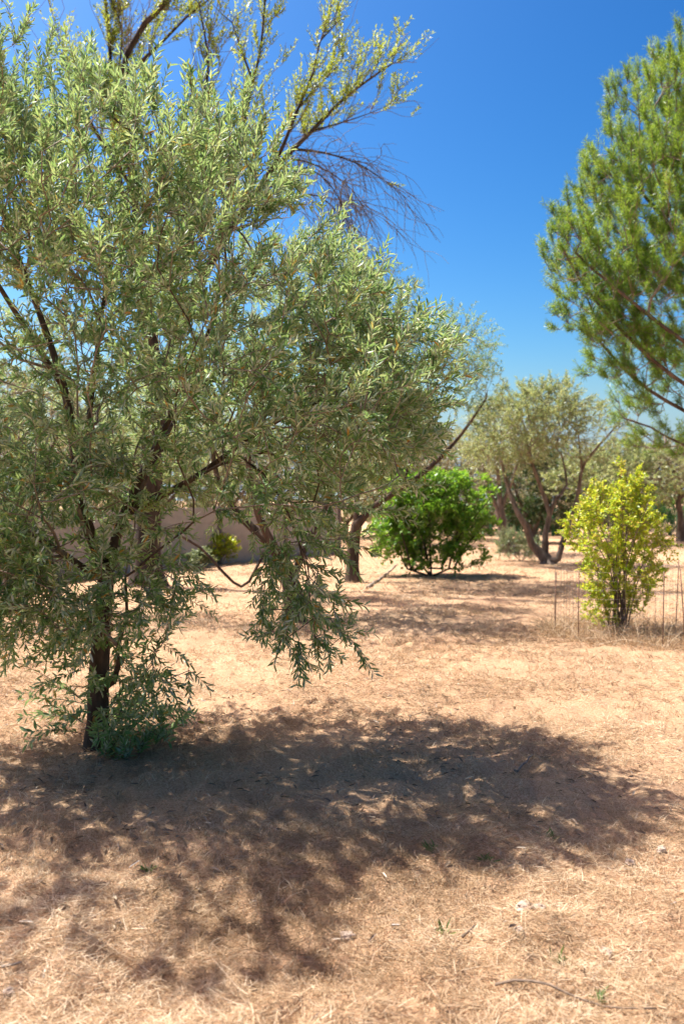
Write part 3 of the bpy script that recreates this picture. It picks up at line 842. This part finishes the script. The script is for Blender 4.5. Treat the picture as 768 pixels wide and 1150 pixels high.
# hedge bushes at the green fence
for i, (px, Y, hw, zt, mat, lab) in enumerate([
    (585, 37.2, 1.3, 1.3, 'dark_leaf', 'dark green bush at the fence behind the left stem of the three stemmed olive'),
    (625, 36.9, 1.3, 1.35, 'dark_leaf', 'dark green bush at the fence behind the middle stem of the three stemmed olive'),
    (668, 37.2, 1.4, 1.4, 'dark_leaf', 'dark green bush at the fence just left of the yellow shrub'),
    (712, 36.9, 1.4, 1.6, 'hedge_leaf', 'mid green bush at the fence hidden partly by the yellow shrub'),
    (752, 36.8, 1.5, 1.9, 'hedge_leaf', 'light green bush beside the green fence post at the right edge'),
    (535, 37.0, 1.5, 1.2, 'hedge_leaf', 'low green bush far behind the right side of the green bush')]):
    b9 = at(px, HY, Y); b9[2] = -.03
    bush('hedge_bush', lab, b9, [[b9, b9 + (q * hw, w_, .6 * zt)] for q, w_ in ((-.5, 0), (-.1, .2), (.1, -.2), (.45, 0))],
         [(b9 + (0, 0, .52 * zt), (hw, .8, .5 * zt))], 100 + i, 170, mat,
         dict(npair=6, leafL=.14, leafW=.07, droop=.1, spread=50, up=.5, wild=.6, simple=True, stem_r=.005), (.25, .5), group='bushes along the green fence',
         per=.9, step=.3, sr=(.03, .012), gap=.3, gscale=.9, tip=.006)


# ================================================================== ALMOND TREE (half bare)
def almond():
    rng = np.random.default_rng(41)
    b = gnd(165, 657); b[2] = -.05; Y = b[1]
    root = empty('almond_tree', b, 'tall half bare almond tree with drooping dead twigs and a thick dark trunk', 'tree')
    sk = Skel()

    def P(px, py, dy=0.): return at(px, py, Y + dy)
    sk.limb([b, P(165, 620), P(168, 560), P(172, 500), P(178, 430)], .25, .17, .25)
    flare(sk, .5, .6)
    L = [([P(178, 430), P(165, 330, -.3), P(150, 200, -.6), P(140, 90, -.8), P(150, 55, -.8), P(165, 30, -.9), P(192, 0, -.9), P(205, -60, -.9)], .12, .03),
         ([P(148, 85, -.8), P(180, 55, -.7), P(215, 20, -.6), P(235, 5, -.6)], .045, .012),
         ([P(178, 430), P(150, 300, .3), P(130, 150, .5), P(125, 50, .5), P(118, -20, .5)], .09, .02),
         ([P(138, 190, .45), P(135, 100, .4), P(139, 40, .4), P(125, 0, .4)], .035, .012),
         ([P(178, 430), P(220, 330, .3), P(258, 260, .5), P(290, 215, .6), P(320, 180, .6), P(350, 150, .7), P(385, 115, .7), P(415, 92, .8), P(440, 75, .8)], .13, .014),
         ([P(290, 215, .6), P(312, 180, .4), P(335, 125, .3), P(352, 85, .2), P(360, 50, .2), P(378, 30, .2)], .05, .010),
         ([P(240, 290, .45), P(262, 210, .1), P(275, 140, -.1), P(285, 95, -.2), P(293, 60, -.2), P(298, 10, -.2), P(300, -30, -.2)], .055, .012),
         ([P(285, 95, -.2), P(270, 55, -.3), P(262, 30, -.4), P(250, 20, -.4)], .025, .008),
         ([P(330, 172, .62), P(352, 172, .6), P(380, 178, .6), P(410, 190, .6), P(432, 205, .6)], .028, .006),
         ([P(322, 178, .62), P(360, 190, .9), P(395, 215, 1.0), P(415, 250, 1.1)], .022, .005),
         ([P(300, 215, .6), P(320, 205, .3), P(345, 190, .2), P(375, 215, .1), P(392, 255, .1)], .024, .005),
         ([P(258, 262, .5), P(290, 250, .8), P(325, 225, .9), P(360, 222, 1.0), P(385, 250, 1.0), P(398, 280, 1.1)], .03, .005),
         ([P(350, 150, .7), P(385, 140, .8), P(415, 130, .9), P(438, 120, .9)], .02, .005),
         ([P(335, 125, .3), P(352, 105, .4), P(372, 85, .5), P(385, 70, .5)], .018, .005),
         ([P(200, 380, .1), P(215, 260, -.6), P(222, 160, -1.), P(235, 80, -1.2), P(225, 10, -1.2)], .06, .012),
         ([P(150, 210, -.6), P(115, 160, -.9), P(90, 110, -1.1), P(70, 60, -1.2)], .04, .012)]
    for l in L: sk.limb(*l, .22)
    n_main = len(sk.par)
    sk.radii()
    tmb, lmb, dmb = MB(), MB(), MB()
    sk.mesh(tmb, tmb, .0)
    # dead drooping twigs on the right-hand limbs, leafy shoots on the upward ones
    tips_ = []
    Pn = sk.P; thin = [i for i in range(1, n_main) if sk.r[i] < .05 and Pn[i][2] > 4.2]
    for i in thin:
        px = CX + Pn[i][0] / Pn[i][1] * F; py = HY - (Pn[i][2] - CAM_H) / Pn[i][1] * F
        dead = px > 310 and py > 165
        low = px > 300 and py > 100
        cnt = rng.poisson(3.6 if dead else 2.8)
        for q in range(cnt):
            dd = nrm(sk.dir[i] * .8 + rvec(1, rng)[0] * (1.15 if dead else .8) + np.array([.12, 0, -.05 if dead else .55]))
            Lh = rng.uniform(.35, 1.2) * (1.0 if dead else .62)
            t = np.linspace(0, 1, 6)[:, None]
            curl = (rng.uniform(-.65, -.05) if dead else (-.1 if low and rng.uniform() < .5 else .18))
            pts = Pn[i] + dd * t * Lh + np.array([.12, 0, curl]) * Lh * t ** 2 + np.cumsum(rng.normal(0, .055, (6, 3)), 0) * np.linspace(0, 1, 6)[:, None]
            tube(dmb, pts, np.linspace(.008, .004, 6), 3)
            for s_ in range(rng.poisson(4.5 if dead else 2.6)):
                j = rng.integers(1, 6); d2 = nrm(dd * .6 + rvec(1, rng)[0] * .7 + np.array([.1, 0, -.45 if dead else .35]))
                l2 = rng.uniform(.2, .6); t2 = np.linspace(0, 1, 4)[:, None]
                p2 = pts[j] + np.cumsum(rng.normal(0, .025, (4, 3)), 0) * np.linspace(0, 1, 4)[:, None] + d2 * t2 * l2 + np.array([.05, 0, curl * .8]) * l2 * t2 ** 2
                tube(dmb, p2, np.linspace(.0045, .0025, 4), 3)
                if not dead: tips_.append((p2[0], d2, l2))
            if not dead: tips_.append((pts[1], dd, Lh * .8))
            elif rng.uniform() < .04: tips_.append((pts[3], dd, .3))
    tp = np.array([t[0] for t in tips_]); td = np.array([t[1] for t in tips_]); tl = np.array([t[2] for t in tips_])
    q = np.array([mnoise.noise(Vector(p * 1.1 + np.array([3.1, 0, 1.7]))) for p in tp])
    k = q > -.28
    twigs(None, lmb, tp[k], td[k] + np.array([0, 0, .25]), tl[k], rng, npair=10, leafL=.078, leafW=.025, droop=-.05, spread=38, up=.5, simple=True, wild=.6, start=.12)
    tmb.build('trunk', M['dark_bark'], root, b, smooth=True)
    dmb.build('bare_twigs', M['dead_twig'], root, b)
    lmb.build('crown', M['almond_leaf'], root, b)


almond()


# ================================================================== PINE
def pine():
    rng = np.random.default_rng(51)
    b = np.array([8.4, 15.2, -.05]); Y = 15.
    root = empty('pine_tree', b, 'large rounded pine tree with bright green needles at the right edge', 'tree')
    sk = Skel()
    sk.limb([b, b + (-.1, 0, 2.), b + (.05, 0, 4.), b + (0, 0, 6.), b + (-.1, .1, 8.6)], .30, .08, .3)
    for l in [
        ([b + (-.05, 0, 2.2), at(850, 470, 14.9), at(768, 432, 14.6), at(700, 375, 14.4), at(650, 315, 14.3), at(625, 270, 14.2)], .055, .02),
        ([b + (0, 0, 2.9), at(860, 440, 14.4), at(768, 385, 14.0), at(690, 325, 13.8), at(645, 285, 13.7)], .055, .02),
        ([b + (0, 0, 1.9), at(850, 500, 15.3), at(768, 462, 15.3), at(710, 425, 15.2), at(660, 370, 15.2)], .055, .02),
        ([b + (0, 0, 1.8), at(860, 520, 15.6), at(768, 500, 15.6), at(730, 480, 15.6), at(700, 470, 15.6)], .05, .015),
        ([b + (0, 0, 3.6), at(860, 380, 15.2), at(790, 300, 15.2), at(720, 220, 15.2), at(680, 170, 15.1)], .08, .02),
        ([b + (0, 0, 4.4), at(870, 330, 15.6), at(810, 230, 15.8), at(770, 150, 15.9), at(745, 100, 15.9)], .075, .02),
        ([b + (0, 0, 3.2), at(850, 420, 16.4), at(760, 320, 17.2), at(690, 260, 17.6)], .07, .02),
        ([b + (0, 0, 4.0), b + (1.6, -.6, 5.2), b + (3.4, -1.2, 6.3)], .07, .02), ([b + (0, 0, 3.4), b + (1.2, 1.6, 4.6), b + (2.3, 3.0, 5.8)], .07, .02),
        ([b + (0, 0, 5.0), b + (.6, -1.6, 6.2), b + (.8, -2.9, 7.2)], .06, .02), ([b + (0, 0, 5.6), b + (-.8, .9, 7.2), b + (-1.4, 1.6, 8.2)], .05, .02),
        ([b + (0, 0, 2.8), b + (1.9, .2, 3.2), b + (4.2, .4, 4.4)], .06, .02)]:
        sk.limb(*l, .3)
    lobes = [((8.3, 15.2, 6.2), (4.3, 4.2, 3.1), .75), (at(770, 430, 15.0), (.9, 1.0, .5), 1.5), (at(715, 470, 15.6), (.5, .8, .3), 1.5), (at(705, 205, 15.1), (.8, 1.3, .75), 2.), (at(735, 130, 15.6), (.9, 1.3, .8), 2.),
             (at(668, 265, 14.6), (.75, 1.1, .75), 2.), (at(640, 290, 14.3), (.45, .8, .6), 2.4), (at(672, 345, 14.5), (.75, 1.1, .65), 2.4),
             (at(710, 400, 14.9), (.8, 1.1, .6), 2.2), (at(745, 330, 14.3), (1.0, 1.1, .9), 1.8), (at(735, 455, 15.4), (.7, 1.0, .4), 1.6), (at(765, 495, 15.6), (.9, 1.0, .3), 1.5),
             (at(768, 230, 14.5), (1.1, 1.2, 1.2), 1.2), (at(768, 90, 15.9), (.9, 1.0, .8), 1.6)]
    A = ell_points(lobes, 3300, rng, .5, .43, 1.25)
    sk.grow(A, .22, .28, rng, curve=.4, sag=.1); sk.radii(.006, 2.4)
    tmb, bmb, lmb = MB(), MB(), MB()
    sk.mesh(tmb, bmb, .03)
    idx = np.array([i for i in range(sk.n0, len(sk.par)) if sk.r[i] < .02])
    ends = np.array([len(sk.ch[i]) == 0 for i in idx])
    reps = np.where(ends, 4, rng.poisson(1.7, len(idx))); ii = np.repeat(idx, reps); k = len(ii)
    # brush-like shoots that turn upward at their tips
    cen = np.array([8.3, 15.2, 4.5])
    out_ = nrm(sk.P[ii] - cen)
    d = nrm(sk.dir[ii] * .45 + rvec(k, rng) * .42 + out_ * .4 + np.array([0, 0, .55]) + np.array([0, 0, .9]) * np.clip(out_[:, 2:], 0, 1))
    L = rng.uniform(.14, .34, k)
    ns = 52
    t = np.linspace(.2, 1.0, ns)[None, :, None] + rng.normal(0, .02, (k, ns, 1))
    g_ = np.array([0, 0, .25])
    pos = sk.P[ii][:, None, :] + d[:, None, :] * t * L[:, None, None] + g_ * L[:, None, None] * t ** 2
    ax = nrm(nrm(d[:, None, :] + 2 * g_ * t) * .62 + nrm(rng.normal(size=(k, ns, 3))) * .78)
    n_ = rng.normal(size=(k, ns, 3)) + np.array([0, 0, .5])
    clump = np.array([mnoise.noise(Vector(p * 1.1)) for p in sk.P[ii]])[:, None]
    tn = np.clip(rng.beta(2, 2, (k, ns)) * .5 + .12 + rng.uniform(-.22, .25, (k, 1)) + clump * .5, 0, 1)
    leaves(lmb, pos.reshape(-1, 3), ax.reshape(-1, 3), n_.reshape(-1, 3), rng.uniform(.075, .12, k * ns), rng.uniform(.006, .0095, k * ns), tn.ravel(), simple=True, fold=0, droop=.03)
    for q in range(k):
        p0 = sk.P[ii[q]]; tt = np.linspace(0, 1, 3)[:, None]
        tube(bmb, p0 + d[q] * tt * L[q] + g_ * L[q] * tt ** 2, [.006, .005, .003], 3)
    tmb.build('trunk', M['pine_bark'], root, b, smooth=True)
    bmb.build('branches', M['twig_bark'], root, b)
    lmb.build('crown', M['needle'], root, b)


pine()


# ================================================================== WIRE RING AROUND THE SHRUB
def cage():
    c = np.array([3.16, 9.62, 0.]); rad, h = .82, .74
    root = empty('wire_fence_ring', c, 'low rusty wire mesh ring on thin stakes around the yellow shrub', 'fence')
    rng = np.random.default_rng(61); mb = MB()
    wob = lambda a: rad * (1 + .03 * np.sin(3 * a + 1) + .02 * np.sin(7 * a))
    aa = np.linspace(0, 2 * math.pi, 97)
    for z in np.arange(.06, h + .01, .085):
        zz = z + .012 * np.sin(aa * 5 + z * 9)
        x, y = c[0] + wob(aa) * np.cos(aa), c[1] + wob(aa) * np.sin(aa)
        tube(mb, np.stack([x, y, zz], -1), np.full(97, .0012), 3)
    for a in np.linspace(0, 2 * math.pi, 74)[:-1]:
        x, y = c[0] + wob(a) * math.cos(a), c[1] + wob(a) * math.sin(a)
        tube(mb, [(x, y, .0), (x + rng.normal(0, .004), y, h * .5), (x + rng.normal(0, .006), y, h + rng.uniform(0, .03))], [.0012] * 3, 3)
    mb.build('wire_mesh', M['wire'], root, c)
    for px, yy, hh, ln in ((640, 9.12, .74, .0), (744, 8.80, .78, .01), (757, 9.0, .80, -.06), (768, 9.35, .76, .02), (634, 9.7, .7, .01), (700, 10.42, .8, 0), (765, 10.2, .8, .03)):
        x = (px - CX) / F * yy; m = MB()
        # the stake stands on the ring
        v = np.array([x - c[0], yy - c[1]]); v = v / np.linalg.norm(v) * (rad + .012)
        x, yy = c[0] + v[0], c[1] + v[1]
        tube(m, [(x, yy, -.1), (x + ln * .5, yy, hh * .5), (x + ln, yy, hh)], [.0055, .0055, .005], 6, cap=True)
        m.build('stake', M['rust'], root, c)


cage()
# tall dry grass inside and around the ring
rg2 = np.random.default_rng(63); mb = MB()
a = rg2.uniform(0, 6.283, 620); r = .95 * np.sqrt(rg2.uniform(0, 1, 620)); 
tufts(mb, 0, 0, 0, rg2, Lr=(.10, .28), blades=9, rad=.05, w=.0017, centers=(3.16 + r * np.cos(a), 9.62 + r * np.sin(a)))
a = rg2.uniform(0, 6.283, 160); r = rg2.uniform(.7, 1.0, 160)
tufts(mb, 0, 0, 0, rg2, Lr=(.25, .5), blades=3, rad=.05, w=.0014, centers=(3.16 + r * np.cos(a), 9.62 + r * np.sin(a)))
o = mb.build('tall_grass', M['straw']); o['kind'] = 'stuff'; o['label'] = 'tall dry grass inside the wire mesh ring'


# ================================================================== CONCRETE WALL
def wall():
    p0 = np.array([-11.0, 6.73]); p1 = np.array([-.1, 24.83])
    d = p1 - p0; Ln = np.linalg.norm(d); d = d / Ln; rz = math.atan2(d[1], d[0])
    root = empty('concrete_wall', (*p0, 0), 'grey concrete panel wall with dark posts behind the olive trees', 'wall')
    n = int(Ln / 2.35); w = Ln / n; H = 1.3
    for i in range(n):
        c = p0 + d * (i + .5) * w
        m = MB()
        for r in range(4):      # four stacked slabs with a shadow groove between
            hh = (H + .1) / 4
            box(m, (*(c), -.1 + hh * (r + .5)), (w - .11, .05, hh - .012), rz)
        box(m, (*c, H / 2 - .05), (w - .11, .03, H), rz)
        m.build('wall_panel', M['concrete'], root, (*p0, 0), smooth=False)
    for i in range(n + 1):
        c = p0 + d * i * w; m = MB()
        box(m, (*c, H / 2 - .03), (.105, .12, H + .1), rz)
        m.build('post', M['dark_post'], root, (*p0, 0), smooth=False)


M['dark_post'] = rough_mat('dark_post', (.10, .085, .08), (.18, .155, .145), 20)
wall()


# ================================================================== GREEN WIRE FENCE
def green_fence():
    Yf = 35.6; x0, x1 = 4.2, 21.
    root = empty('green_fence', ((x0 + x1) / 2, Yf, 0), 'green metal mesh fence with round posts at the far edge of the grove', 'fence')
    org = ((x0 + x1) / 2, Yf, 0)
    m = MB()
    for z in np.arange(.08, 1.2, .1): tube(m, [(x0, Yf, z), (x1, Yf, z)], [.004, .004], 3)
    for x in np.arange(x0, x1, .1): tube(m, [(x, Yf + .006, 0), (x, Yf + .006, 1.2)], [.004, .004], 3)
    m.build('wire_mesh', M['green_metal'], root, org)
    for x in np.arange(x0 + 1.75, x1, 2.5):
        m = MB(); tube(m, [(x, Yf - .05, -.1), (x, Yf - .05, 1.27)], [.06, .06], 10, cap=True)
        m.build('post', M['green_metal'], root, org)


green_fence()


# ================================================================== STONES, WEEDS, STICKS
def rock(c, s, seed, label, flat=.5):
    import bmesh
    bm = bmesh.new(); bmesh.ops.create_icosphere(bm, subdivisions=4, radius=1)
    for v in bm.verts:
        n = mnoise.fractal(v.co * 1.3 + Vector((seed * 3.7, 0, 0)), 1.0, 2.0, 4)
        f = 1 + .38 * n
        v.co = Vector((v.co.x * s * f, v.co.y * s * .8 * f, v.co.z * s * flat * f))
    me = bpy.data.meshes.new('stone'); bm.to_mesh(me); bm.free(); me.materials.append(M['stone'])
    o = bpy.data.objects.new('stone', me); COL.objects.link(o); o.location = c; o.rotation_euler = (0, 0, seed * 1.3)
    return tag(o, label, 'stone', 'pale stones on the dry grass')


for i, (px, py, s, lab) in enumerate([
    (590, 1032, .038, 'largest pale stone, broken, on the sunlit grass below the tree shadow'),
    (607, 1036, .024, 'small pale chunk touching the right side of the largest stone'),
    (583, 1063, .020, 'flat pale stone just below the largest stone'),
    (681, 1078, .026, 'smooth pale stone right of the reddish bare soil'),
    (744, 963, .022, 'white pebble near the right edge above the other stones'),
    (709, 971, .026, 'low pale stone left of the white pebble'),
    (390, 1060, .026, 'half buried stone left of the green weed'),
    (8, 1120, .02, 'small stone at the lower left corner')]):
    c = gnd(px, py); c[2] = height(c[:1], c[1:2])[0] + s * .18
    rock(c, s, i + 1, lab)


def weed(c, s, seed, label, n=17):
    rng = np.random.default_rng(seed); mb = MB()
    c = np.asarray(c)
    th = rng.uniform(0, 6.28, n); el = rng.uniform(.35, 1.35, n)
    ax = np.stack([np.cos(th) * np.cos(el), np.sin(th) * np.cos(el), np.sin(el)], -1)
    b = c + rng.normal(0, .010, (n, 3)) * (1, 1, 0)
    leaves(mb, b, ax, np.tile([0, 0, 1.], (n, 1)) + rng.normal(0, .3, (n, 3)), rng.uniform(.5, 1.1, n) * s, rng.uniform(.0045, .008, n), rng.uniform(0, 1, n), droop=.25)
    o = mb.build('weed', M['weed_leaf'], None, c)
    tag(o, label, 'weed', 'green weeds in the dry grass')


for i, (px, py, s, lab) in enumerate([
    (498, 1056, .052, 'green weed tuft on the sunlit grass left of the largest stone'),
    (545, 966, .055, 'green weed at the lower edge of the tree shadow'),
    (487, 962, .05, 'faint weed inside the tree shadow, left of the one at its edge'),
    (630, 1088, .06, 'thin grey green weed between the pale stones'),
    (675, 1131, .045, 'tiny weed beside the long stick'),
    (620, 946, .05, 'small weed on the grass right of the tree shadow'),
    (165, 985, .05, 'small green weed in the shade left of centre')]):
    c = gnd(px, py); c[2] = height(c[:1], c[1:2])[0] - .003
    weed(c, s, 200 + i, lab)


def stick(pts, r, label, mat='stick'):
    P = np.array([gnd(*p) for p in pts]); P = smooth_path(P, .05)
    P[:, 2] = height(P[:, 0], P[:, 1]) + .022 + .006 * np.sin(np.arange(len(P)) * .8)
    mb = MB(); tube(mb, P, np.linspace(r, r * .5, len(P)), 6, .2, cap=True)
    o = mb.build('stick', M[mat], None, P[0], smooth=True)
    tag(o, label, 'stick', 'fallen sticks')


stick([(557, 1117), (600, 1124), (640, 1132), (700, 1146), (740, 1158)], .0042, 'long dark stick lying on the grass at the lower right')
stick([(578, 873), (592, 862), (601, 851)], .006, 'short pale stick in the tree shadow', 'twig_bark')
stick([(520, 1062), (534, 1052)], .005, 'short twig on the grass right of the green weed')
stick([(0, 1098), (22, 1098)], .005, 'pale twig at the lower left edge', 'twig_bark')
stick([(412, 660), (430, 648), (446, 634)], .022, 'pale bare branch lying at the left foot of the green bush', 'twig_bark')

# ================================================================== LIGHT, SKY, CAMERA
EL = math.radians(63.5); sd = nrm(np.array([.88, -.47]))        # shadows fall this way
sun_dir = np.array([-sd[0] * math.cos(EL), -sd[1] * math.cos(EL), math.sin(EL)])
ld = bpy.data.lights.new('sun', 'SUN'); ld.energy = 4.5; ld.angle = math.radians(.53); ld.color = (1, .98, .955)
lo = bpy.data.objects.new('sun', ld); COL.objects.link(lo)
lo.rotation_euler = Vector(sun_dir).to_track_quat('Z', 'Y').to_euler(); lo.location = (-10, 10, 20)

w = bpy.data.worlds.new('World'); scene.world = w; w.use_nodes = True
nt = w.node_tree; bg = nt.nodes['Background']
sky = nt.nodes.new('ShaderNodeTexSky'); sky.sky_type = 'NISHITA'; sky.sun_disc = False
sky.sun_elevation = EL; sky.sun_rotation = math.atan2(sun_dir[0], sun_dir[1])
sky.altitude = 580; sky.air_density = 1.05; sky.dust_density = 4.0; sky.ozone_density = .05
hs = nt.nodes.new('ShaderNodeHueSaturation'); hs.inputs['Saturation'].default_value = 1.5; hs.inputs['Hue'].default_value = .487; hs.inputs['Value'].default_value = .527
gm = nt.nodes.new('ShaderNodeGamma'); gm.inputs[1].default_value = 1.75
nt.links.new(sky.outputs[0], hs.inputs['Color']); nt.links.new(hs.outputs[0], gm.inputs[0]); 
# pale dry haze low over the horizon
tcw = nt.nodes.new('ShaderNodeTexCoord'); sp = nt.nodes.new('ShaderNodeSeparateXYZ'); nt.links.new(tcw.outputs['Generated'], sp.inputs[0])
mr = nt.nodes.new('ShaderNodeMapRange'); mr.interpolation_type = 'SMOOTHSTEP'
mr.inputs['From Min'].default_value = -.02; mr.inputs['From Max'].default_value = .17; mr.inputs['To Min'].default_value = 1.; mr.inputs['To Max'].default_value = 0.
nt.links.new(sp.outputs[2], mr.inputs[0])
hz = mixc(nt, mr.outputs[0], gm.outputs[0], (2.35, 3.5, 4.7)); nt.links.new(hz, bg.inputs[0])
bg.inputs[1].default_value = .07

cd = bpy.data.cameras.new('camera'); co = bpy.data.objects.new('camera', cd); COL.objects.link(co); scene.camera = co
cd.sensor_fit = 'VERTICAL'; cd.sensor_height = 36; cd.lens = 18 / (575 / F)
cd.clip_start = .05; cd.clip_end = 3000
co.location = (0, 0, CAM_H); co.rotation_euler = (math.radians(90) - math.atan((575 - HY) / F), 0, 0)
cd.dof.use_dof = True; cd.dof.focus_distance = 4.7; cd.dof.aperture_fstop = 2.6

scene.view_settings.view_transform = 'Standard'; scene.view_settings.look = 'None'
scene.view_settings.exposure = 1.4; scene.view_settings.gamma = 1; scene.view_settings.use_curve_mapping = False
scene.render.engine = 'CYCLES'
cy = scene.cycles
cy.max_bounces = 8; cy.transmission_bounces = 4; cy.diffuse_bounces = 4; cy.glossy_bounces = 2; cy.transparent_max_bounces = 4
cy.use_denoising = True; cy.denoiser = 'OPENIMAGEDENOISE'; cy.denoising_input_passes = 'RGB_ALBEDO_NORMAL'; cy.denoising_prefilter = 'ACCURATE'; cy.sample_clamp_indirect = 6; cy.use_adaptive_sampling = False
cy.caustics_reflective = False; cy.caustics_refractive = False
